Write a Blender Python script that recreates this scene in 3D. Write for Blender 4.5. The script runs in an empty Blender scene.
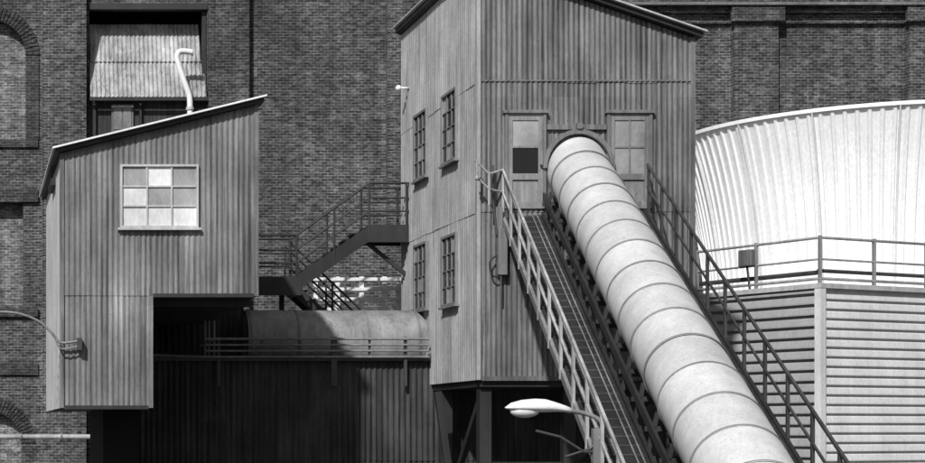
import bpy, math, random
from mathutils import Vector, Matrix
random.seed(7)
S=bpy.context.scene
S.view_settings.view_transform='Standard'; S.view_settings.look='None'; S.view_settings.exposure=0
V=Vector
F=1710.0; EYE=7.0
def X(px,d): return (px+26)*d/F
def Z(py,d): return EYE+(430-py)*d/F
def P(px,py,d): return V((X(px,d),d,Z(py,d)))

# ---------------------------------------------------------------- materials
class N:
    def __init__(s,name,rough=.6,metal=0.0):
        s.m=bpy.data.materials.new(name); s.m.use_nodes=True
        s.t=s.m.node_tree; s.b=s.t.nodes['Principled BSDF']
        s.b.inputs['Roughness'].default_value=rough; s.b.inputs['Metallic'].default_value=metal
        s.tc=s.t.nodes.new('ShaderNodeTexCoord')
        s.sep=s.t.nodes.new('ShaderNodeSeparateXYZ'); s.t.links.new(s.tc.outputs['Object'],s.sep.inputs[0])
    def put(s,sock,v):
        if isinstance(v,(int,float)): sock.default_value=v
        else: s.t.links.new(v,sock)
    def math(s,op,a,b=0.0,c=None,clamp=False):
        n=s.t.nodes.new('ShaderNodeMath'); n.operation=op; n.use_clamp=clamp
        s.put(n.inputs[0],a); s.put(n.inputs[1],b)
        if c is not None: s.put(n.inputs[2],c)
        return n.outputs[0]
    def xyz(s,x,y,z):
        n=s.t.nodes.new('ShaderNodeCombineXYZ'); s.put(n.inputs[0],x); s.put(n.inputs[1],y); s.put(n.inputs[2],z); return n.outputs[0]
    def noise(s,sx,sy,sz,detail=4,rough=.6,off=0):
        v=s.xyz(s.math('MULTIPLY_ADD',s.sep.outputs[0],sx,off),s.math('MULTIPLY',s.sep.outputs[1],sy),s.math('MULTIPLY',s.sep.outputs[2],sz))
        n=s.t.nodes.new('ShaderNodeTexNoise'); n.inputs['Scale'].default_value=1; n.inputs['Detail'].default_value=detail; n.inputs['Roughness'].default_value=rough
        s.t.links.new(v,n.inputs['Vector']); return n.outputs[0]
    def rng(s,v,a,b,c,d):
        n=s.t.nodes.new('ShaderNodeMapRange'); s.put(n.inputs[0],v)
        for i,k in enumerate((a,b,c,d)): n.inputs[i+1].default_value=k
        return n.outputs[0]
    def out(s,v,bump=None,bs=.3,bd=.01):
        s.t.links.new(v,s.b.inputs['Base Color'])
        if bump is not None:
            n=s.t.nodes.new('ShaderNodeBump'); n.inputs['Strength'].default_value=bs; n.inputs['Distance'].default_value=bd
            s.t.links.new(bump,n.inputs['Height']); s.t.links.new(n.outputs[0],s.b.inputs['Normal'])
        return s.m

def metal_mat(name,base,streak=.35,blotch=.3,sheet=.0,rough=.6,metal=.0,sw=.66,sh=2.4,drip=5.0,speck=0.0,runs=0.0):
    k=N(name,rough,metal)
    st=k.rng(k.noise(drip,drip,.35,5,.65),.3,.7,1-streak,1+streak)
    bl=k.rng(k.noise(.9,.9,.7,4,.6,31),.3,.7,1-blotch,1+blotch)
    v=k.math('MULTIPLY',k.math('MULTIPLY',st,bl),base)
    fine=k.rng(k.noise(22,22,9,3,.7,11),.3,.7,.88,1.12)
    v=k.math('MULTIPLY',v,fine)
    if sheet>0:
        fx=k.math('FLOOR',k.math('DIVIDE',k.math('ADD',k.sep.outputs[0],k.sep.outputs[1]),sw))
        fz=k.math('FLOOR',k.math('DIVIDE',k.sep.outputs[2],sh))
        w=k.t.nodes.new('ShaderNodeTexWhiteNoise'); w.noise_dimensions='3D'
        k.t.links.new(k.xyz(fx,fz,3.0),w.inputs['Vector'])
        v=k.math('MULTIPLY',v,k.rng(w.outputs['Value'],0,1,1-sheet,1+sheet))
    if speck>0:
        sp=k.rng(k.noise(9,9,5,5,.75,77),.58,.67,0,1)
        v=k.math('MULTIPLY',v,k.math('SUBTRACT',1.0,k.math('MULTIPLY',sp,speck)))
    if runs>0:
        a=k.rng(k.noise(14,14,.28,4,.6,53),.50,.60,0,1); b=k.rng(k.noise(1.1,1.1,.55,3,.6,91),.40,.56,0,1)
        v=k.math('MULTIPLY',v,k.math('SUBTRACT',1.0,k.math('MULTIPLY',k.math('MULTIPLY',a,b),runs)))
        c=k.rng(k.noise(17,17,.5,4,.6,153),.60,.68,0,1)
        v=k.math('MULTIPLY',v,k.math('MULTIPLY_ADD',c,runs*.8,1.0))
        e=k.rng(k.noise(2.6,2.6,.22,4,.65,203),.50,.66,0,1)
        v=k.math('MULTIPLY',v,k.math('SUBTRACT',1.0,k.math('MULTIPLY',e,runs*.7)))
    return k.out(v,k.noise(12,12,4,3,.6,5),.25,.01)

def brick_mat(name,c1,c2,mortar,stain=.35):
    k=N(name,.9)
    vec=k.xyz(k.math('ADD',k.sep.outputs[0],k.sep.outputs[1]),k.sep.outputs[2],0.0)
    b=k.t.nodes.new('ShaderNodeTexBrick'); k.t.links.new(vec,b.inputs['Vector'])
    b.inputs['Color1'].default_value=(c1,)*3+(1,); b.inputs['Color2'].default_value=(c2,)*3+(1,); b.inputs['Mortar'].default_value=(mortar,)*3+(1,)
    b.inputs['Scale'].default_value=1; b.inputs['Mortar Size'].default_value=.013; b.inputs['Mortar Smooth'].default_value=.3
    b.inputs['Brick Width'].default_value=.235; b.inputs['Row Height'].default_value=.098; b.inputs['Bias'].default_value=-.15
    bw=k.t.nodes.new('ShaderNodeRGBToBW'); k.t.links.new(b.outputs['Color'],bw.inputs[0])
    big=k.rng(k.noise(.35,.35,.22,6,.65),.3,.7,1-stain,1+stain)
    row=k.rng(k.noise(.8,.8,7,3,.6,9),.3,.7,.75,1.25)
    sp=k.rng(k.noise(4.3,4.3,10,3,.8,19),.35,.65,.4,1.65)
    run=k.rng(k.noise(2.2,2.2,.12,4,.6,71),.35,.65,.7,1.25)
    v=k.math('MULTIPLY',k.math('MULTIPLY',k.math('MULTIPLY',k.math('MULTIPLY',bw.outputs[0],big),row),sp),run)
    ef=k.rng(k.noise(1.3,1.3,.8,6,.75,301),.60,.74,1,1.9)
    v=k.math('MULTIPLY',v,ef)
    return k.out(v,sp,.4,.02)

M={}
M['brick']=brick_mat('dark_brick',.024,.085,.13,.45)
M['brick2']=brick_mat('infill_brick',.085,.17,.22,.3)
M['brickd']=brick_mat('arch_brick',.02,.045,.07,.3)
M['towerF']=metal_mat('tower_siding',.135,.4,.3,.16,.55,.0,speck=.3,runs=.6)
M['towerL']=metal_mat('tower_lit_side_siding',.36,.25,.2,.07,.6,.0,runs=.25,speck=.2)  # paler copy of the tower siding: the brighter side is put into the colour
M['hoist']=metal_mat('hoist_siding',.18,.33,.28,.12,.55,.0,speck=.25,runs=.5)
M['hoistL']=metal_mat('hoist_lit_side_siding',.50,.15,.15,.03,runs=.15)  # hoist siding again, lightened so the left side's brightness is in its base tone
M['shed']=metal_mat('rusty_siding',.04,.6,.5,.18,.7,.0,speck=.5,drip=7,runs=.6)
M['duct']=metal_mat('duct_paint',.27,.2,.35,0,.5,speck=.25,runs=.25)
for i,b_ in enumerate((.62,.54,.58)): M['tube%d'%i]=metal_mat('tube_paint_%d'%i,b_,.10,.13,.0,.4,.0,drip=3,speck=.2)
M['band']=metal_mat('tube_band',.20,.1,.3)
M['steel']=metal_mat('dark_steel',.02,.3,.4,0,.6)
M['rail']=metal_mat('railing_paint',.05,.3,.3,0,.5)
M['railM']=metal_mat('railing_grey',.19,.3,.3,0,.5)
M['railL']=metal_mat('galvanised_rail',.34,.25,.4,0,.5,.0)
M['white']=metal_mat('white_paint',.8,.06,.08,0,.4)
M['stack']=metal_mat('fan_stack_panel',.84,.04,.05,0,.45,.0,drip=3,runs=.06)
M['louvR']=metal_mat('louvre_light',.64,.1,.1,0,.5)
M['louvL']=metal_mat('louvre_shaded',.32,.1,.12,0,.5)  # darker louvre tone: shade of the side face painted into the colour
M['trim']=metal_mat('trim_paint',.45,.2,.2,0,.5)
M['door']=metal_mat('door_paint',.16,.25,.25,0,.6,runs=.3)
M['doorL']=metal_mat('door_leaf_paint',.21,.25,.3,0,.6,runs=.3,speck=.3)
M['roofL']=metal_mat('weathered_roof_sheet',.34,.3,.4,.14,.6,speck=.4,runs=.4)
M['asph']=metal_mat('asphalt',.05,.1,.3,0,.9)
M['conc']=metal_mat('concrete',.28,.2,.2,0,.9)
M['pane']=metal_mat('dusty_glass',.68,.1,.25,0,.25)
M['pane2']=metal_mat('grey_dusty_glass',.30,.1,.45,0,.25)
g=N('dark_glass',.08); g.b.inputs['Base Color'].default_value=(.008,.008,.008,1); g.b.inputs['Specular IOR Level'].default_value=.3; M['glass']=g.m
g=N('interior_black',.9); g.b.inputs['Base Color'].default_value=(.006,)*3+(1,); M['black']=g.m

# ---------------------------------------------------------------- geometry
def empty(name):
    e=bpy.data.objects.new(name,None); S.collection.objects.link(e); e.empty_display_size=.3; return e
class G:
    def __init__(s): s.v=[]; s.f=[]
    def add(s,vs,fs):
        o=len(s.v); s.v+= [tuple(a) for a in vs]; s.f+=[tuple(o+i for i in f) for f in fs]; return s
    def box(s,x0,x1,y0,y1,z0,z1):
        return s.add([(x0,y0,z0),(x1,y0,z0),(x1,y1,z0),(x0,y1,z0),(x0,y0,z1),(x1,y0,z1),(x1,y1,z1),(x0,y1,z1)],
          [(0,3,2,1),(4,5,6,7),(0,1,5,4),(1,2,6,5),(2,3,7,6),(3,0,4,7)])
    def hexa(s,a,b):
        return s.add(list(a)+list(b),[(0,3,2,1),(4,5,6,7),(0,1,5,4),(1,2,6,5),(2,3,7,6),(3,0,4,7)])
    def beam(s,p,q,w,h,up=V((0,0,1))):
        p=V(p);q=V(q);d=(q-p).normalized(); r=d.cross(up)
        if r.length<1e-4: r=V((1,0,0))
        r.normalize(); u=r.cross(d).normalized()
        c=[-r*w/2-u*h/2, r*w/2-u*h/2, r*w/2+u*h/2, -r*w/2+u*h/2]
        return s.hexa([p+k for k in c],[q+k for k in c])
    def cyl(s,p,q,r,n=10,r2=None,cap=True):
        p=V(p);q=V(q);d=(q-p).normalized(); a=d.orthogonal().normalized(); b=d.cross(a); r2=r if r2 is None else r2
        vs=[p+(a*math.cos(t)+b*math.sin(t))*r for t in [2*math.pi*i/n for i in range(n)]]
        vs+=[q+(a*math.cos(t)+b*math.sin(t))*r2 for t in [2*math.pi*i/n for i in range(n)]]
        fs=[(i,(i+1)%n,n+(i+1)%n,n+i) for i in range(n)]
        if cap: fs+=[tuple(range(n-1,-1,-1)),tuple(range(n,2*n))]
        return s.add(vs,fs)
    def sweep(s,pts,r,n=10):
        pts=[V(p) for p in pts]; N_=len(pts); vs=[];fs=[]; a=None
        for i,p in enumerate(pts):
            d=(pts[min(i+1,N_-1)]-pts[max(i-1,0)]).normalized()
            a=d.orthogonal().normalized() if a is None else (a-d*a.dot(d)).normalized()
            b=d.cross(a)
            vs+=[p+(a*math.cos(2*math.pi*j/n)+b*math.sin(2*math.pi*j/n))*r for j in range(n)]
        for i in range(N_-1):
            for j in range(n): fs.append((i*n+j,i*n+(j+1)%n,(i+1)*n+(j+1)%n,(i+1)*n+j))
        return s.add(vs,fs)
    def path(s,pts,r,n=8):
        for a,b in zip(pts,pts[1:]): s.cyl(a,b,r,n)
        for a in pts[1:-1]: s.ball(a,r*1.02)
        return s
    def ball(s,c,r,n=8,m=5,sc=(1,1,1)):
        c=V(c); vs=[];fs=[]
        for j in range(m+1):
            ph=math.pi*j/m
            for i in range(n):
                th=2*math.pi*i/n
                vs.append(c+V((r*sc[0]*math.sin(ph)*math.cos(th),r*sc[1]*math.sin(ph)*math.sin(th),r*sc[2]*math.cos(ph))))
        for j in range(m):
            for i in range(n): fs.append((j*n+i,(j+1)*n+i,(j+1)*n+(i+1)%n,j*n+(i+1)%n))
        return s.add(vs,fs)
    def prism(s,poly,y0,y1):
        n=len(poly)
        return s.add([(x,y0,z) for x,z in poly]+[(x,y1,z) for x,z in poly],
          [tuple(range(n)),tuple(range(2*n-1,n-1,-1))]+[(i,n+i,n+(i+1)%n,(i+1)%n) for i in range(n)])
    def out(s,name,mat,par,smooth=False,bevel=0):
        me=bpy.data.meshes.new(name); me.from_pydata(s.v,[],s.f); me.update()
        o=bpy.data.objects.new(name,me); S.collection.objects.link(o); me.materials.append(M[mat]); o.parent=par
        if smooth:
            for p in me.polygons: p.use_smooth=True
        if bevel:
            b=o.modifiers.new('b','BEVEL'); b.width=bevel; b.segments=2; b.limit_method='ANGLE'
        return o
def spline(pts,k=6):
    pts=[V(p) for p in pts]; out=[]
    for i in range(len(pts)-1):
        p0=pts[max(i-1,0)];p1=pts[i];p2=pts[i+1];p3=pts[min(i+2,len(pts)-1)]
        for j in range(k):
            t=j/k; out.append(.5*((2*p1)+(p2-p0)*t+(2*p0-5*p1+4*p2-p3)*t*t+(3*p1-p0-3*p2+p3)*t**3))
    return out+[pts[-1]]
def corr(p0,u,L,zb,zt,n,pitch=.15,amp=.02,laps=(),top=None):
    g=G(); p0=V(p0);u=V(u).normalized();n=V(n).normalized(); step=pitch/8; K=int(L/step)
    levels=[None]+sorted(laps)+[None]
    for li in range(len(levels)-1):
        vs=[];fs=[]
        for i in range(K+1):
            t=min(L,i*step); b=zb(t); tt=zt(t)
            sh=int(t/.66); rnd=random.Random(sh*13+li*101+int(L*10)); jit=.006*rnd.random(); dz=.03*(rnd.random()-.5)
            lo=b if levels[li] is None else min(max(b,levels[li]-.06+dz),tt); hi=tt if levels[li+1] is None else max(b,min(tt,levels[li+1]))
            off=amp*math.sin(2*math.pi*t/pitch)+jit+.004*math.sin(t*1.7+li)
            q=p0+u*t
            a=q+n*(off+.014*(1 if levels[li] is not None else 0)); c=q+n*off
            vs+= [(a.x,a.y,lo),(c.x,c.y,hi)]
            if i: k=2*i; fs.append((k-2,k,k+1,k-1))
        g.add(vs,fs)
    return g

# ================================================================ ground
GR=empty('ground'); G().add([(-400,-300,0),(400,-300,0),(400,500,0),(-400,500,0)],[(0,1,2,3)]).out('ground_sheet','asph',GR)

# ================================================================ brick building
B=empty('brick_building'); W=59.0
def arcpts(cx,cz,r,n=18,a0=math.pi,a1=0): return [(cx+r*math.cos(a0+(a1-a0)*i/n),cz+r*math.sin(a0+(a1-a0)*i/n)) for i in range(n+1)]
g=G()
ox0,ox1,oz0,oz1=3.97,8.04,16.95,21.72
ax=.55
def notch(x0,x1,z0,z1,hx,r,sz,arch=True):
    mid=arcpts(hx,sz,r) if arch else [(hx-r,sz),(hx+r,sz)]
    return [(x0,z0),(hx-r,z0)]+mid+[(hx+r,z0),(x1,z0),(x1,z1),(x0,z1)]
g.prism(notch(-12,ox0,17,26,ax,1.25,19.93),W,W+.4)
g.box(-12,ox0,W,W+.4,15.3,17)
g.prism(notch(-12,ox0,11.3,15.3,ax,1.15,14.9,False),W,W+.4)
g.box(-12,ox0,W,W+.4,8.7,11.3)
g.prism(notch(-12,ox0,0,8.7,ax,1.1,6.55),W,W+.4)
g.box(ox0,ox1,W,W+.8,0,oz0); g.box(ox0,ox1,W,W+.8,oz1,26)
g.box(ox1,45,W,W+.8,0,26)
g.box(-12,45,W+2.6,W+22,0,26)
g.out('front_wall','brick',B)
G().box(-12,ox0,W+.4,W+.8,0,26).out('bricked_up_windows','brick2',B)
G().box(-12.3,45.3,W-.5,W+22.3,26.003,26.5).out('roof_parapet','conc',B)
g=G()
for a,b in ((2.35,3.85),(8.06,9.45),(14.2,15.6),(26.1,27.6),(32.1,33.6)):
    g.box(a,b,W-.34,W-.003,0,25.2)
for a in (-6,38,): g.box(a,a+1.4,W-.34,W-.003,0,25.2)
g.out('pilasters','brick',B)
g=G()
for x0,x1 in ((18,26.09),(27.61,32.09),(33.61,45)):
    g.box(x0,x1,W-.14,W-.003,21.0,21.32); g.box(x0,x1,W-.26,W-.003,21.323,21.62)
g.box(25.95,27.75,W-.5,W-.343,21.0,21.6); g.box(31.95,33.75,W-.5,W-.343,21.0,21.6)
g.out('corbel_course','brick',B)
g=G(); g.box(18,45,W-.58,W-.505,21.54,21.62); g.box(18,45,W-.5,W-.265,21.623,21.66); g.out('coping_strip','door',B)
g=G(); g.cyl((33.0,W-.45,0),(33.0,W-.45,25),.11,10); g.cyl((19.0,W-.12,12),(19.0,W-.12,25),.08,10); g.out('downpipes','rail',B,True)
g=G()
for (cz,r) in ((19.93,1.25),(6.55,1.1)):
    n=34
    for i in range(n):
        a0=math.pi*i/n+.012; a1=math.pi*(i+1)/n-.012
        for r0,r1 in ((r-.02,r+.22),(r+.24,r+.46)):
            q=[(ax+rr*math.cos(a),cz+rr*math.sin(a)) for rr,a in ((r0,a0),(r1,a0),(r1,a1),(r0,a1))]
            g.prism(q,W-.05,W-.002)
g.box(ax+1.23,ax+1.69,W-.05,W-.002,17.0,19.9)
g.box(-1,2.2,W-.14,W-.002,14.85,15.3); g.box(-1,2.2,W-.10,W-.002,16.75,17.0)
g.box(-1,2.2,W-.14,W-.002,10.9,11.2); g.box(-1,2.2,W-.1,W-.002,8.9,9.3)
g.out('arches_and_ledges','brickd',B)
g=G(); g.box(ox0,ox1,W+2.3,W+2.55,oz0,oz1); g.box(ox0-.3,ox0,W+.8,W+2.55,oz0,oz1); g.box(ox1,ox1+.3,W+.8,W+2.55,oz0,oz1)
g.box(ox0,ox1,W+.8,W+2.3,oz1,oz1+.2); g.box(ox0,ox1,W+.8,W+2.3,oz0-.2,oz0); g.out('bay_interior','black',B)
g=G(); g.box(ox0,ox1,W-.1,W+.2,oz1-.22,oz1-.004)
g.box(ox1-.16,ox1-.02,W+.1,W+.3,oz0,oz1-.23); g.out('bay_lintel','steel',B)
def slope_sheet(x0,x1,y0,z0,y1,z1,pitch,amp):
    g=G(); K=int((x1-x0)/(pitch/8)); nrm=V((0,-(z1-z0),(y1-y0))).normalized()
    vs=[];fs=[]
    for i in range(K+1):
        x=x0+i*pitch/8; o=amp*math.sin(2*math.pi*(x-x0)/pitch)
        vs+=[(x,y0+nrm.y*o,z0+nrm.z*o),(x,y1+nrm.y*o,z1+nrm.z*o)]
        if i: k=2*i; fs.append((k-2,k,k+1,k-1))
    return g.add(vs,fs)
zb=18.45; zm=19.85; zt=21.2
slope_sheet(ox0+.03,ox1-.04,W-.25,zb,W+.35,zm,.15,.02).out('bay_roof_lower_sheets','roofL',B,True)
slope_sheet(ox0+.06,ox1-.18,W+.27,zm-.08,W+.85,zt,.15,.02).out('bay_roof_upper_sheets','roofL',B,True)
g=G(); g.box(ox0,ox1,W+.12,W+.2,oz0,zb+.1); g.out('bay_wall','shed',B)
g=G(); g.box(4.75,5.5,W+.02,W+.11,17.3,18.25); g.out('bay_window_frame','door',B)
g=G(); g.box(4.83,5.1,W+.0,W+.018,17.38,18.17); g.box(5.15,5.42,W+.0,W+.018,17.38,18.17); g.out('bay_window_panes','pane2',B)
g=G(); g.box(ox0,ox1,W-.33,W-.27,zb-.14,zb-.02); g.box(4.1,4.2,W-.05,W+.1,oz0,zb-.15); g.box(5.7,5.78,W-.05,W+.1,oz0,zb-.15); g.out('bay_fascia','steel',B)

VP=empty('vent_pipe'); d=58.3
g=G(); g.sweep(spline([P(192,52,d),P(184,51,d),P(179,52,d),P(177,57,d),P(179,66,d),P(183,78,d),P(187,89,d),P(189.5,97,d),P(190,106,d),P(190,130,d)]),.10,14)
g.out('pipe','white',VP,True)
g=G(); g.cyl(P(192,52,d),P(193,52,d),.13,14); g.cyl(P(190,107,d),P(190,110,d),.135,14); g.out('collars','trim',VP)
G().beam(P(190,114,d),P(190,114,58.9),.06,.06).out('bracket','steel',VP)

# ================================================================ window helper
def window(par,c,u,n,w,h,nx,ny,mats,frame='trim',fw=.07,mw=.03,base=.0,name='window'):
    c=V(c);u=V(u);n=V(n);z=V((0,0,1)); fr=G()
    def bar(a0,a1,b0,b1,o0,o1,G_):
        q=lambda a,b,o: c+u*a+z*b+n*o
        G_.hexa([q(a0,b0,o0),q(a1,b0,o0),q(a1,b0,o1),q(a0,b0,o1)],[q(a0,b1,o0),q(a1,b1,o0),q(a1,b1,o1),q(a0,b1,o1)])
    bar(-fw,0,-fw,h+fw,base,base+.09,fr);bar(w,w+fw,-fw,h+fw,base,base+.09,fr);bar(0,w,h,h+fw,base,base+.09,fr);bar(-.05-fw,w+fw+.05,-fw-.05,-fw,base,base+.13,fr);bar(0,w,-fw,0,base,base+.09,fr)
    for i in range(1,nx): bar(w*i/nx-mw/2,w*i/nx+mw/2,0,h,base+.02,base+.07,fr)
    for j in range(1,ny):
        for i in range(nx): bar(w*i/nx+mw/2,w*(i+1)/nx-mw/2,h*j/ny-mw/2,h*j/ny+mw/2,base+.022,base+.068,fr)
    fr.out(name+'_frame',frame,par)
    gs={}
    for i in range(nx):
        for j in range(ny):
            m=mats(i,j); G_=gs.setdefault(m,G()); t=random.uniform(-.004,.004)
            bar(w*i/nx,w*(i+1)/nx,h*j/ny,h*(j+1)/ny,base+.03,base+.035+abs(t),G_)
    for m,G_ in gs.items():
        if m: G_.out(name+'_panes_'+m,m,par)

# ================================================================ tower
T=empty('corrugated_tower_house')
tx0,tx1,ty0,ty1=11.2,15.98,38.0,44.8
tz0=8.11; zl=17.35; zr=15.72
ztf=lambda t: zl+(zr-zl)*t/(tx1-tx0)
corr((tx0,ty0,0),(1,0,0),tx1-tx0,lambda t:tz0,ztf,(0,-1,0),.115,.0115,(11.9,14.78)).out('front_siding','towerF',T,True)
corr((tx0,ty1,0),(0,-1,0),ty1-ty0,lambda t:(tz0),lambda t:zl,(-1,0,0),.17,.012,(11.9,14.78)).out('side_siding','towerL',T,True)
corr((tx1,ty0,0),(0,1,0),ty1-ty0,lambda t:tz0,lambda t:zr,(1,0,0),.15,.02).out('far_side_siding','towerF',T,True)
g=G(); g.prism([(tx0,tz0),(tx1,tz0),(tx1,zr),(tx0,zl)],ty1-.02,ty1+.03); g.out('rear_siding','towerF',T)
g=G(); g.box(tx0+.06,tx1-.06,ty0+.06,ty1-.06,tz0-.15,tz0+.02); g.out('floor','steel',T)
g=G(); sl=(zr-zl)/(tx1-tx0)
xa,xb=tx0-.14,tx1+.14
q=lambda x,o: zl+sl*(x-tx0)+o
def slabq(g,q,xa,xb,ya,yb,o0,o1): g.hexa([(xa,ya,q(xa,o0)),(xb,ya,q(xb,o0)),(xb,yb,q(xb,o0)),(xa,yb,q(xa,o0))],[(xa,ya,q(xa,o1)),(xb,ya,q(xb,o1)),(xb,yb,q(xb,o1)),(xa,yb,q(xa,o1))])
slabq(g,q,xa,xb,ty0-.2,ty1+.1,.02,.13); g.out('roof_deck','steel',T)
g=G(); slabq(g,q,xa-.06,xb+.06,ty0-.30,ty1+.16,.133,.17); g.out('roof_sheet','trim',T)
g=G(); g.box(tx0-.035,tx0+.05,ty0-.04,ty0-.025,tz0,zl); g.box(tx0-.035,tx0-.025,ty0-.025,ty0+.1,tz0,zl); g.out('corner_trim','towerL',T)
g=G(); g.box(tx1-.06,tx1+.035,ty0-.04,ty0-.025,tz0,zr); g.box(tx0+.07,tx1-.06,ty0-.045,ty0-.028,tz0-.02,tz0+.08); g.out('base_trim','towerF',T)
g=G(); g.box(tx0+.07,tx1-.06,ty0-.034,ty0-.026,14.75,14.78); g.out('flashing','door',T)
for i,(d0,z0) in enumerate(((40.66,13.33),(43.25,13.33),(40.66,9.97),(43.25,10.05))):
    window(T,(tx0,d0,z0),(0,-1,0),(-1,0,0),1.12,1.55,3,4,lambda i,j:'glass' if random.random()>.08 else 'pane2','railM',.06,.028,.0,'side_window')
def door(px0,px1,lower_open,nm):
    x0,x1=X(px0,38),X(px1,38); z0,z1=Z(209,38),Z(114,38); y=ty0
    fr=G(); f=.07
    fr.box(x0,x0+f,y-.1,y,z0,z1); fr.box(x1-f,x1,y-.1,y,z0,z1); fr.box(x0-.04,x1+.04,y-.14,y,z1,z1+.07); fr.out(nm+'_frame','door',T,bevel=.006)
    a,b=x0+f,x1-f; lf=G(); zs=z0+.78; zt=z1-.15; st=.1
    lf.box(a,a+st,y-.075,y,z0,z1); lf.box(b-st,b,y-.075,y,z0,z1); lf.box(a+st,b-st,y-.075,y,zt,z1); lf.box(a+st,b-st,y-.073,y,z0,z0+.16); lf.box(a+st,b-st,y-.075,y,zs-.14,zs)
    lf.box(a+st,b-st,y-.035,y,z0+.16,zs-.14)
    zm=(zs+zt)/2; lf.box(a+st,b-st,y-.07,y,zm-.025,zm+.025)
    if not lower_open: xm=(a+b)/2; lf.box(xm-.02,xm+.02,y-.07,y,zs,zm-.025); lf.box(xm-.02,xm+.02,y-.07,y,zm+.025,zt)
    lf.out(nm+'_leaf','doorL',T,bevel=.006)
    G().box(a+st,b-st,y-.05,y-.03,zm+.025,zt).out(nm+'_upper_glass','pane2',T)
    G().box(a+st,b-st,y-.05,y-.03,zs,zm-.025).out(nm+'_lower_glass','black' if lower_open else 'pane2',T)
    G().ball((b-.05,y-.12,z0+.95),.03).out(nm+'_knob','steel',T)
door(504,545,True,'door'); door(606,651,False,'door')
cx,cz=13.4,12.80; g=G(); n=20
for i in range(n):
    a0=math.pi*i/n;a1=math.pi*(i+1)/n
    g.prism([(cx+rr*math.cos(a),cz+rr*1.08*math.sin(a)) for rr,a in ((.71,a0),(.80,a0),(.80,a1),(.71,a1))],ty0-.16,ty0)
g.out('tube_collar','door',T)
g=G(); g.box(X(546,38),X(605,38),ty0-.09,ty0,Z(130,38),Z(125,38)); g.box(cx-.06,cx+.06,ty0-.2,ty0-.092,Z(130,38),Z(124,38)); g.out('header_board','door',T)
g=G(); g.ball(P(398.5,88,44),.08); g.cyl(P(398.5,88,44),(tx0,44,Z(88,44)),.03); g.out('side_light','white',T,True)
g=G()
for lx,ly in ((11.42,38.3),(11.42,41.4),(15.75,38.3),(15.75,41.4),(13.3,38.3)):
    g.box(lx-.13,lx+.13,ly-.13,ly+.13,0,tz0-.15)
for p,q_ in (((11.42,38.3,tz0-.2),(11.42,41.4,5)),((11.42,38.3,5),(15.75,38.3,tz0-.2)),((11.42,38.3,6.2),(15.75,38.3,6.2)),((10.9,40.2,7.9),(11.3,40.2,5))): g.beam(p,q_,.12,.16)
g.out('legs','steel',T)
g=G(); d=37.82
g.box(X(498,d),X(507,d),d-.05,d+.12,Z(275,d),Z(228,d)); g.box(X(496,d),X(503,d),d-.0,d+.1,Z(232,d),Z(207,d)); g.out('junction_boxes','door',T,bevel=.01)
g=G(); g.path([P(493,165,d),P(493,200,d),P(497,235,d)],.025); g.path([P(501,275,d),P(501,300,d)],.02); g.path([P(507,200,d),P(507,230,d)],.02); g.out('conduits','rail',T)
g=G(); g.sweep(spline([P(497,255,d),P(490,262,d),P(492,275,d),P(499,277,d)]),.02); g.out('hanging_cable','steel',T,True)

# ================================================================ hoist house
H=empty('corrugated_hoist_house'); d=36.0
hx0,hxm,hx1=X(61,d),X(152,d),X(257,d); hb0,hb1=Z(408,d),Z(296,d); hzl,hzr=Z(153,d),Z(105,d); hy0,hy1=36.0,43.2
zf=lambda t: hzl+(hzr-hzl)*t/(hx1-hx0)
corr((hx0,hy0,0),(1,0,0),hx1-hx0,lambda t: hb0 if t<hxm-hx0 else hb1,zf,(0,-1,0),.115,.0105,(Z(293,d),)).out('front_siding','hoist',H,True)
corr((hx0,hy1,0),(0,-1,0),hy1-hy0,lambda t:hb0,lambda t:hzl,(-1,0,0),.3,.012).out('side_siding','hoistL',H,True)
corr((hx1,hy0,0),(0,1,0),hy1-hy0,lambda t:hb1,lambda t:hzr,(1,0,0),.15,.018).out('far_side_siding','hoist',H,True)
corr((hxm,hy0+.05,0),(0,1,0),hy1-hy0-.05,lambda t:hb0,lambda t:hb1,(1,0,0),.15,.018).out('shaft_siding','hoist',H,True)
g=G(); g.prism([(hx0,hb0),(hxm,hb0),(hxm,hb1),(hx1,hb1),(hx1,hzr),(hx0,hzl)],hy1-.02,hy1+.03); g.out('rear_siding','hoist',H)
g=G(); g.box(hxm+.03,hx1-.03,hy0+.05,hy1-.05,hb1+.01,hb1+.14); g.box(hx0+.03,hxm-.03,hy0+.05,hy1-.05,hb0+.01,hb0+.12)
for i in range(6): g.box(hxm+.05,hx1-.05,hy0+.6+i*1.15,hy0+.75+i*1.15,hb1-.18,hb1+.008)
g.out('floors','steel',H)
sl2=(hzr-hzl)/(hx1-hx0); xa,xb=hx0-.12,hx1+.12
q2=lambda x,o: hzl+sl2*(x-hx0)+o
g=G(); slabq(g,q2,xa,xb,hy0-.16,hy1+.1,.01,.1); g.out('roof_deck','steel',H)
g=G(); slabq(g,q2,xa-.07,xb+.05,hy0-.26,hy1+.15,.103,.14); g.out('roof_sheet','white',H)
g=G(); g.box(hx0-.03,hx0+.06,hy0-.035,hy0-.022,hb0,hzl); g.box(hxm-.08,hxm+.02,hy0-.035,hy0-.022,hb0,hb1-.0); g.box(hx1-.07,hx1+.03,hy0-.035,hy0-.022,hb1,hzr); g.out('corner_trim','hoist',H)
g=G(); g.box(hxm+.02,hx1-.07,hy0-.04,hy0-.02,hb1-.03,hb1+.05); g.box(hx0+.06,hxm-.08,hy0-.04,hy0-.02,hb0-.03,hb0+.05); g.out('base_trim','steel',H)
dk={(0,2):'pane2',(1,2):'pane',(2,2):'pane2',(1,1):'pane2',(0,1):'pane',(2,1):'pane2',(0,0):'pane',(1,0):'pane',(2,0):'pane'}
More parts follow.
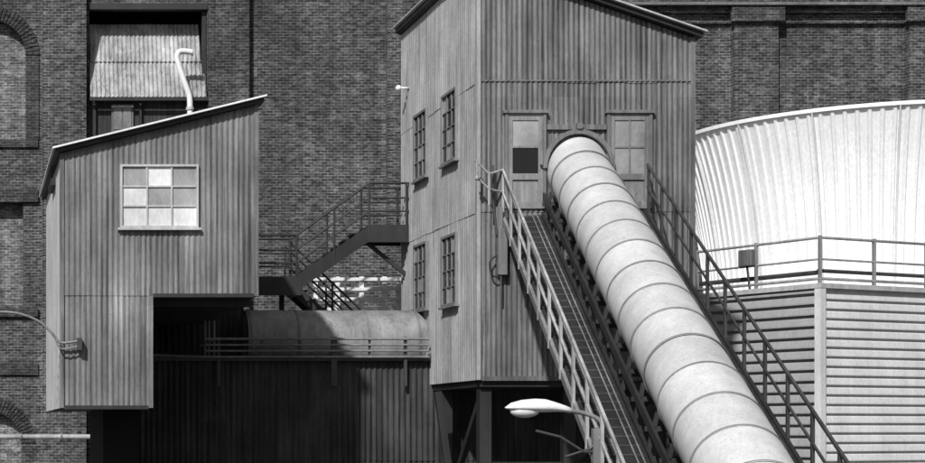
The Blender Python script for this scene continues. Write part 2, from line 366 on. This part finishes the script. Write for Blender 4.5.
window(H,(X(122,d),hy0,Z(226,d)),(1,0,0),(0,-1,0),X(196,d)-X(122,d),Z(167,d)-Z(226,d),3,3,lambda i,j:dk[(i,j)],'trim',.045,.035,.0,'front_window')
g=G(); g.box(X(103,38.5),X(139,38.5),38.5,42.8,0,hb0-.0); g.out('shadow_gap_block','black',H)  # black box added to stand in for the shadow below the house
g=G(); g.box(hx0-.12,hx0-.02,38,39.4,Z(185,38),Z(178,38)); g.out('side_ledge','steel',H)

GL=empty('gooseneck_lamp'); d=35.8
g=G(); pts=[P(a,b,d) for a,b in ((80,341),(64,343),(58,341),(50,331),(38,321),(20,314),(2,312),(-16,314),(-24,320))]
g.sweep(spline(pts),.028,8); g.sweep(spline([P(80,346,d),P(62,349,d),P(56,341,d)]),.02); g.out('arm','railM',GL,True)
g=G(); g.box(X(77,d),X(82,d),d-.03,hy0-.02,Z(350,d),Z(338,d)); g.out('wall_plate','rail',GL)
e=P(-24,320,d); G().cyl(e,e-V((0,0,.3)),.06,16,.25).out('shade','rail',GL,True)

# ================================================================ lower shed
SH=empty('corrugated_shed'); d=42.0
sx0=X(140,d); sx1=17.0; sz=Z(360,d)
corr((sx0,d,0),(1,0,0),sx1-sx0,lambda t:0,lambda t:sz,(0,-1,0),.14,.018,(6.3,)).out('front_siding','shed',SH,True)
corr((sx0,46.5,0),(0,-1,0),4.5,lambda t:0,lambda t:sz,(-1,0,0),.16,.022).out('side_siding','shed',SH,True)
g=G(); g.box(sx0-.08,tx0-.03,d-.12,46.5,sz+.003,sz+.09); g.out('roof_platform','steel',SH)
g=G(); g.box(sx0-.1,tx0-.03,d-.18,d-.123,sz-.03,sz+.10); g.out('platform_edge','rail',SH)
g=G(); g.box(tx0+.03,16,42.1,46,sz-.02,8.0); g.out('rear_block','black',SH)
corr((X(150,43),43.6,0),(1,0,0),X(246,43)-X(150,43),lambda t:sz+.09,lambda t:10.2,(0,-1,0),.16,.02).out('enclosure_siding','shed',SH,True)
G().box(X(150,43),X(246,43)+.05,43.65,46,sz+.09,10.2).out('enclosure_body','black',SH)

# ================================================================ platform railing
PR=empty('pipe_railing'); d=41.75; g=G()
for py,r in ((339,.032),(345,.026),(351,.026),(357,.028)):
    g.cyl(P(206,py,d),P(429,py,d),r)
g.path([P(153,355,d),P(206,357,d)],.03)
g.path([P(200,346,d+.3),P(216,339,d)],.03)
for px in (205,209,214): g.path([P(px,357,d+.3),P(px,309,d+.3)],.03)
g.out('rails','railM',PR)
g=G()
for px in (219,333,336,406): g.box(X(px,d)-.035,X(px,d)+.035,d+.03,d+.1,Z(386,d),Z(337,d))
for px in (262,300,370): g.box(X(px,d)-.025,X(px,d)+.025,d+.03,d+.08,Z(358,d),Z(338,d))
g.out('posts','rail',PR)

# ================================================================ duct
DU=empty('horizontal_duct'); dy=43.05; r=.78; zc=Z(310.5,dy)-r
x0=X(244,dy); x1=tx0+.0; g=G(); g.cyl((x0,dy,zc),(x1,dy,zc),r,48,cap=False); g.out('duct_shell','duct',DU,True)
g=G()
for px in (246,293,361,411): g.cyl((X(px,dy),dy,zc),(X(px,dy)+.05,dy,zc),r+.025,48)
g.out('duct_flanges','railM',DU)
g=G()
for px in (275,330,390): g.box(X(px,dy)-.06,X(px,dy)+.06,dy-.5,dy+.5,sz+.09,zc-r*.7)
g.out('duct_saddles','steel',DU)

# ================================================================ staircase
ST=empty('metal_staircase'); dn,df=44.0,44.85
g=G(); rl=G()
ul=(X(367,dn),X(409,dn)-.0,Z(226,dn)); ll=(X(236,dn),X(301,dn),Z(278,dn))
g.box(ul[0],tx0+.0,dn,df,ul[2]-.06,ul[2]); g.box(ul[0],tx0,dn-.05,dn-.003,ul[2]-.42,ul[2]+.03); g.box(ul[0],tx0,df+.003,df+.05,ul[2]-.42,ul[2]+.03); g.box(ul[0]-.05,ul[0]-.003,dn,df,ul[2]-.4,ul[2]-.08)
g.box(ll[0],ll[1],dn,df+.9,ll[2]-.06,ll[2]); g.box(ll[0],ll[1],dn-.05,dn-.003,ll[2]-.45,ll[2]+.03)
g.box(ll[1]-.2,ll[1]-.1,dn+.02,df,ll[2]-.45,ll[2]-.07)
for y in (dn-.02,df+.02):
    g.beam((ul[0]+.1,y,ul[2]-.16),(ll[1]-.15,y,ll[2]-.16),.05,.34)
ns=8
for i in range(1,ns):
    t=i/ns; x=ul[0]+(ll[1]-ul[0])*t; z=ul[2]+(ll[2]-ul[2])*t
    g.box(x-.14,x+.14,dn+.01,df-.01,z-.04,z)
fx,fz=ll[1]+2.1,sz+.1
for y in (df+.1,df+.85): g.beam((ll[1]-.05,y,ll[2]-.16),(fx,y,fz),.05,.26)
for i in range(1,9):
    t=i/9; x=ll[1]+(fx-ll[1])*t; z=ll[2]+(fz-ll[2])*t; g.box(x-.13,x+.13,df+.13,df+.82,z-.04,z)
g.out('stringers_and_treads','steel',ST)
for y in (dn-.03,df+.03):
    for h in (1.1,.72,.38):
        a=V((tx0,y,ul[2]+h)); b=V((ul[0]+.05,y,ul[2]+h)); c=V((ll[1]-.12,y,ll[2]+h)); e=V((ll[0],y,ll[2]+h))
        rl.path([a,b,c,e],.03 if h==1.1 else .022)
    for x,z in ((tx0-.08,ul[2]),(ul[0]+.05,ul[2]),((ul[0]+ll[1])/2,(ul[2]+ll[2])/2),(ll[1]-.12,ll[2]),(ll[0]+.5,ll[2])):
        rl.cyl((x,y,z-.2),(x,y,z+1.1),.03)
for y in (df+.08,df+.88):
    for h in (1.0,.55):
        rl.path([V((ll[1]-.1,y,ll[2]+h)),V((fx,y,fz+h))],.028)
    for t in (0,.5,1): rl.cyl((ll[1]-.1+(fx-ll[1]+.1)*t,y,ll[2]+(fz-ll[2])*t-.1),(ll[1]-.1+(fx-ll[1]+.1)*t,y,ll[2]+(fz-ll[2])*t+1.0),.028)
rl.out('handrails','steel',ST)
g=G()
for x in (ll[0]+.3,ll[1]-.3): g.box(x-.06,x+.06,df+.2,df+.32,sz+.09,ll[2]-.07)
g.beam((ul[0]+.1,44.4,ul[2]-.4),(tx0,44.4,ul[2]-1.2),.08,.1); g.out('posts','steel',ST)

# ================================================================ white fence
WF=empty('white_fence'); d=46.2; g=G()
wx0,wx1=X(312,d),X(402,d)
for py in (279,289,299,309): g.box(wx0,wx1,d,d+.04,Z(py+1.7,d),Z(py-1.5,d))
for px in (316,338,362,385,399): g.box(X(px,d)-.06,X(px,d)+.06,d+.043,d+.12,sz+.09,Z(276.5,d))
g.out('boards','white',WF)

# ================================================================ conveyor
C=empty('enclosed_conveyor')
lat=V((.9856,-.1688,0))
AX=lambda s: V((13.4-.1713*s,38-s,12.80-.487*s))
def C3(s,l,h): return AX(s)+lat*l+V((0,0,h))
Lm=23.2; R=.665; ax_d=(AX(1)-AX(0)).normalized()
nn=56
a_=ax_d.cross(V((0,0,1))).normalized(); b_=a_.cross(ax_d).normalized()
def ring(s,r): c=AX(s); return [c+(a_*math.cos(2*math.pi*i/nn)+b_*math.sin(2*math.pi*i/nn))*r for i in range(nn)]
tg=[G(),G(),G()]; bd=G(); s=-.25; k=0; seq=[0,1,2,0,2,1,0,0,1,2,1,0,2,0,1,2,0,1,0,2,1,0,2,1,0,1]
while s<Lm:
    L=1.02; r=R+random.uniform(-.007,.007)
    e=min(s+L,Lm)
    tg[seq[k]].add(ring(s,r)+ring(e-.05,r+.006)+ring(e+.03,r+.014),[(j*nn+i,j*nn+(i+1)%nn,(j+1)*nn+(i+1)%nn,(j+1)*nn+i) for j in range(2) for i in range(nn)])
    bd.add(ring(s+L-.010,R+.002)+ring(s+L-.008,R+.024)+ring(s+L+.014,R+.024)+ring(s+L+.016,R+.002),[(j*nn+i,j*nn+(i+1)%nn,(j+1)*nn+(i+1)%nn,(j+1)*nn+i) for j in range(3) for i in range(nn)])
    s+=L; k+=1
tg[0].add(ring(Lm,R),[tuple(range(nn))])
for i in range(3): tg[i].out('tube_shell_%d'%i,'tube%d'%i,C,True)
bd.out('tube_bands','band',C)
st=G(); dk=G(); cb=G(); cl=G()
LL,LR=-1.58,1.40; DH=-.95
dk.hexa([C3(0,LL,DH-.04),C3(0,-.8,DH-.04),C3(0,-.8,DH),C3(0,LL,DH)],[C3(Lm,LL,DH-.04),C3(Lm,-.8,DH-.04),C3(Lm,-.8,DH),C3(Lm,LL,DH)])
dk.hexa([C3(0,.85,DH-.04),C3(0,LR,DH-.04),C3(0,LR,DH),C3(0,.85,DH)],[C3(Lm,.85,DH-.04),C3(Lm,LR,DH-.04),C3(Lm,LR,DH),C3(Lm,.85,DH)])
dk.out('walkway_decks','steel',C)
s=.3
while s<Lm:
    cb.beam(C3(s,LL+.05,DH+.012),C3(s,-.85,DH+.012),.03,.025); cb.beam(C3(s,.9,DH+.012),C3(s,LR-.05,DH+.012),.03,.025); s+=.30
cb.out('treads','rail',C)
for l in (-1.40,-1.28,-1.0,-.9): cl.cyl(C3(0,l,DH+.05),C3(Lm,l,DH+.05),.014,6)
cl.out('cables','railM',C)
for l in (LR+.03,-.76,.81): st.beam(C3(-.0,l,DH-.08),C3(Lm,l,DH-.08),.06,.22)
for l in (-.95,.95):
    st.beam(C3(.1,l,DH-1.3),C3(Lm-3,l,DH-1.3),.12,.14)
    s=.2;u=0
    while s<Lm-3.5:
        st.beam(C3(s,l,DH-.15),C3(s,l,DH-1.3),.08,.08); st.beam(C3(s,l,DH-.15 if u else DH-1.3),C3(s+1.3,l,DH-1.3 if u else DH-.15),.07,.07); s+=1.3;u=1-u
s=.4
while s<Lm:
    st.beam(C3(s,LL,DH-.17),C3(s,LR,DH-.17),.09,.12)
    st.beam(C3(s,-.76,DH-.1),C3(s,-.6,-.35),.07,.07); st.beam(C3(s,.76,DH-.1),C3(s,.6,-.35),.07,.07)
    st.beam(C3(s,-.8,-.62),C3(s,.8,-.62),.07,.08)
    s+=1.02
for l in (-.74,.76): st.beam(C3(0,l,-.52),C3(Lm,l,-.52),.05,.16)
for s in (9,15.5,20):
    for l in (-1.0,1.0):
        q0=C3(s,l,DH-1.3)
        if q0.z>0: st.beam(q0,V((q0.x+(-.3 if l<0 else .3),q0.y,0)),.18,.18)
    if C3(s,0,DH-1.3).z>1: st.beam(C3(s,-1,DH-1.3),C3(s,1,DH-1.3),.16,.2)
st.out('frame','steel',C)
g=G(); g.beam(C3(.1,LL-.03,DH-.04),C3(Lm,LL-.03,DH-.04),.06,.14); g.out('walkway_edge_channel','railM',C)
for l,mm in ((LL-.05,0),(LR+.05,1)):
    rl=G(); z0=DH-.15
    rl.beam(C3(.15,l,.12),C3(Lm-2,l,.12),.045,.045); rl.beam(C3(.15,l,-.38),C3(Lm-2,l,-.38),.035,.035)
    s=.3
    while s<Lm-2: rl.beam(C3(s,l,z0),C3(s,l,.12),.05,.05); s+=1.25
    rl.out('handrail','railL' if mm==0 else 'rail',C)
e=AX(Lm); g=G(); g.box(e.x-1.1,e.x+1.1,e.y-1.6,e.y+.2,0,2.6); g.out('feed_housing','hoist',C,bevel=.03)
g=G()
for o in (0,15): g.path([P(475,160+o,37.6),P(489,174+o,37.6),C3(.3,LL-.05,.12-o*.033)],.026)
g.path([P(477,160,37.6),P(477,180,37.6)],.026); g.path([P(489,172,37.6),P(489,205,37.6)],.025)
g.ball(P(477,178,37.55),.06)
g.out('landing_rails','railL',C)

# ================================================================ lamp
SL=empty('street_lamp')
m=C3(11.35,LL-.1,-.15)
d=m.y
hl=P(503,408,d)+V((0,-.1,0)); hr=P(568,411,d)+V((0,-.1,0))
secs=[(0,.012,.01,.0),(.03,.06,.03,.0),(.10,.13,.075,.01),(.25,.175,.115,.02),(.45,.185,.135,.03),(.62,.16,.13,.035),(.76,.115,.10,.03),(.88,.08,.075,.02),(1.0,.06,.055,.0)]
u=(hr-hl); side=V((0,1,0)); up=V((0,0,1)); g=G(); n=20; vs=[];fs=[]
for t,w,h,o in secs:
    for i in range(n):
        a=2*math.pi*i/n; zz=h*math.sin(a); zz=zz*.6 if zz<0 else zz
        vs.append(hl+u*t+side*w*math.cos(a)+up*(zz+o))
for j in range(len(secs)-1):
    for i in range(n): fs.append((j*n+i,(j+1)*n+i,(j+1)*n+(i+1)%n,j*n+(i+1)%n))
fs+=[tuple(range(n)),tuple(range(len(secs)*n-1,(len(secs)-1)*n-1,-1))]
g.add(vs,fs).out('head','white',SL,True)
g=G(); g.ball(hl+u*.30-up*.04,.17,18,10,(1.35,.85,.62)); g.out('lens','pane',SL,True)
g=G(); g.sweep(spline([hr-u*.05,P(582,413,d),P(596,418,d),P(606,428,d),P(612,438,d)]),.036,12); g.out('arm','railM',SL,True)
g=G(); g.path([P(536,431,d),P(560,437,d),P(584,452,d),P(600,452,d)],.022); g.path([P(565,457,d),P(590,449,d),P(603,434,d)],.02); g.out('brace','rail',SL)
g=G(); g.box(m.x-.06,m.x+.06,m.y-.05,m.y+.05,m.z-.9,m.z-.1); g.out('mount','railM',SL)

# ================================================================ pipeline
PL=empty('pipeline'); d=50.0; e=P(104,500,d)
g=G(); g.sweep([V((-6,d,Z(437,d))),P(60,437,d)]+spline([P(96,437,d),P(101,438,d),P(104,442,d),P(104,452,d)])+[V((e.x,d,0))],.075,12)
g.out('pipe','railL',PL,True)
g=G()
for px in (20,60,94): g.cyl(P(px,437,d),P(px+2,437,d),.11,12)
for px in (-20,): g.box(X(px,d)-.06,X(px,d)+.06,d-.06,d+.06,0,Z(439,d))
g.out('flanges_and_support','railM',PL)

# ================================================================ cooling tower
CT=empty('cooling_tower')
K=V((20.78,42,0)); ur=V((.9135,.4067,0)); ul_=V((-.4067,.9135,0)); LRt,LLt=15.0,10.4; bz=10.6
def Q(a,b,z): return K+ur*a+ul_*b+V((0,0,z))
def louv(a,b,u,n,L,z0,z1,pitch,dep):
    g=G(); p=Q(a,b,0); z=z0; prof=[]
    while z<z1-.01:
        zz=min(z+pitch,z1); prof+=[(z,dep),(z+pitch*.12,dep*1.0),(min(z+pitch*.62,zz),dep*.55),(min(z+pitch*.8,zz),0),(zz-.004,0)]; z+=pitch
    vs=[];fs=[]
    for j,(zz,o) in enumerate(prof):
        for i in range(2): q=p+u*(L*i)+n*o; vs.append((q.x,q.y,zz))
        if j: k=2*j; fs.append((k-2,k-1,k+1,k))
    return g.add(vs,fs)
nr=-ul_; nl=-ur
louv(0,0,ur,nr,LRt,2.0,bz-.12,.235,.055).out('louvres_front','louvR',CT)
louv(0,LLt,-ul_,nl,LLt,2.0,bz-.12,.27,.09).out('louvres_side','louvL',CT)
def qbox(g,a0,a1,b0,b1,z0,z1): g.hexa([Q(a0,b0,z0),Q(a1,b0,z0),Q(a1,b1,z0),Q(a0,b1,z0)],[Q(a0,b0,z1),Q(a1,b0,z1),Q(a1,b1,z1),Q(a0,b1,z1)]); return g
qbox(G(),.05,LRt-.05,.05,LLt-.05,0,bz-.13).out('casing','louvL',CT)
qbox(G(),-.15,LRt+.1,-.15,LLt+.1,0,2.0).out('basin','conc',CT)
qbox(G(),-.13,LRt+.1,-.13,LLt+.1,bz-.12,bz).out('deck','trim',CT)
g=G(); qbox(g,-.12,.06,-.12,.06,2,bz-.121)
for b in (3.4,6.8): qbox(g,-.12,.0,b,b+.12,2,bz-.121)
for a in (5,10): qbox(g,a,a+.12,-.11,.0,2,bz-.121)
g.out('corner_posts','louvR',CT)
g=G()
for h,r in ((1.13,.035),(.6,.028),(.12,.04)):
    g.cyl(Q(0,0,bz+h),Q(LRt,0,bz+h),r); g.cyl(Q(0,0,bz+h),Q(0,LLt,bz+h),r)
g.out('deck_rails','railM',CT,True)
g=G(); a=0
while a<LRt: g.beam(Q(a,0,bz),Q(a,0,bz+1.18),.07,.07); a+=1.9
b=1.9
while b<LLt: g.beam(Q(0,b,bz),Q(0,b,bz+1.18),.07,.07); b+=1.9
g.out('deck_rail_posts','railM',CT)
g=G(); qbox(g,-.2,-.0,1.9,2.3,bz+.6,bz+1.02); g.out('control_box','door',CT,bevel=.02)
g=G(); g.path([Q(.25,.3,bz+.3),Q(.25,2.2,bz+.3),Q(.25,6,bz+.3)],.06); g.path([Q(.3,.3,bz+.35),Q(9,.3,bz+.35)],.05); g.path([Q(-.1,2.1,bz+.6),Q(.0,2.1,bz)],.03); g.out('deck_pipes','rail',CT)
sc=Q(8.4,5.2,0); zt=15.6; nrib=112; prof=[(0,0),(.12,1),(.34,1),(.46,0),(.75,0)]; m_=len(prof); vs=[];fs=[]
lv=16
def rad(t): return 4.42+.30*t+.62*t**2.3
cols=nrib*m_
for j in range(lv+1):
    t=j/lv
    for i in range(nrib):
        for pa,pr in prof:
            a=2*math.pi*(i+pa)/nrib; r=rad(t)+pr*.045
            vs.append((sc.x+r*math.cos(a),sc.y+r*math.sin(a),bz+(zt-bz)*t))
for j in range(lv):
    for i in range(cols): fs.append((j*cols+i,j*cols+(i+1)%cols,(j+1)*cols+(i+1)%cols,(j+1)*cols+i))
G().add(vs,fs).out('fan_stack','stack',CT)
def torus(z,r,w,h,n=120):
    g=G();vs=[];fs=[]
    for i in range(n):
        a=2*math.pi*i/n
        for rr,zz in ((r,z),(r+w,z),(r+w,z+h),(r,z+h)): vs.append((sc.x+rr*math.cos(a),sc.y+rr*math.sin(a),zz))
    for i in range(n):
        for k in range(4): fs.append((i*4+k,((i+1)%n)*4+k,((i+1)%n)*4+(k+1)%4,i*4+(k+1)%4))
    return g.add(vs,fs)
torus(zt-.02,rad(1)-.03,.12,.1).out('stack_rim','stack',CT)
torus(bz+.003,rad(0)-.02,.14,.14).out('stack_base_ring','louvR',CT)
g=G()
for i in range(16):
    a=2*math.pi*(i*7+.6)/nrib
    pr=V((math.cos(a),math.sin(a),0)); tg_=V((-math.sin(a),math.cos(a),0))
    for j in range(lv):
        r0,r1=rad(j/lv),rad((j+1)/lv); z0=bz+(zt-bz)*j/lv; z1=bz+(zt-bz)*(j+1)/lv
        c0=V((sc.x,sc.y,z0))+pr*r0; c1=V((sc.x,sc.y,z1))+pr*r1
        g.hexa([c0-tg_*.018,c0+tg_*.018,c0+tg_*.018+pr*.09,c0-tg_*.018+pr*.09],[c1-tg_*.018,c1+tg_*.018,c1+tg_*.018+pr*.09,c1-tg_*.018+pr*.09])
g.out('stack_flanges','louvR',CT)
g=G(); g.cyl((sc.x,sc.y,bz+1.5),(sc.x,sc.y,bz+2.0),.5,24)
for i in range(8):
    a=2*math.pi*i/8; pr=V((math.cos(a),math.sin(a),0)); g.beam(V((sc.x,sc.y,bz+1.8))+pr*.4,V((sc.x,sc.y,bz+1.8))+pr*4.3,.5,.05)
g.out('fan_blades','steel',CT)

# ================================================================ light, world, camera
sd=V((-.40,-.68,.66)).normalized()
el=math.asin(sd.z); rot=math.atan2(sd.x,sd.y)
w=bpy.data.worlds.new('World'); S.world=w; w.use_nodes=True; nt=w.node_tree
sk=nt.nodes.new('ShaderNodeTexSky'); sk.sky_type='NISHITA'; sk.sun_disc=False; sk.sun_elevation=el; sk.sun_rotation=rot; sk.dust_density=3
bw=nt.nodes.new('ShaderNodeRGBToBW'); nt.links.new(sk.outputs[0],bw.inputs[0]); nt.links.new(bw.outputs[0],nt.nodes['Background'].inputs[0]); nt.nodes['Background'].inputs[1].default_value=.055
L=bpy.data.lights.new('sun','SUN'); L.energy=4.3; L.angle=math.radians(1.5); lo=bpy.data.objects.new('sun',L); S.collection.objects.link(lo)
lo.rotation_euler=(-sd).to_track_quat('-Z','Y').to_euler(); lo.location=(0,0,60)
cam=bpy.data.cameras.new('camera'); co=bpy.data.objects.new('camera',cam); S.collection.objects.link(co)
co.location=(0,0,EYE); co.rotation_euler=(math.radians(90),0,0); cam.sensor_width=36; cam.lens=36*F/925; cam.shift_x=(462.5+26)/925; cam.shift_y=(430-231.5)/925
cam.clip_end=2000; S.camera=co
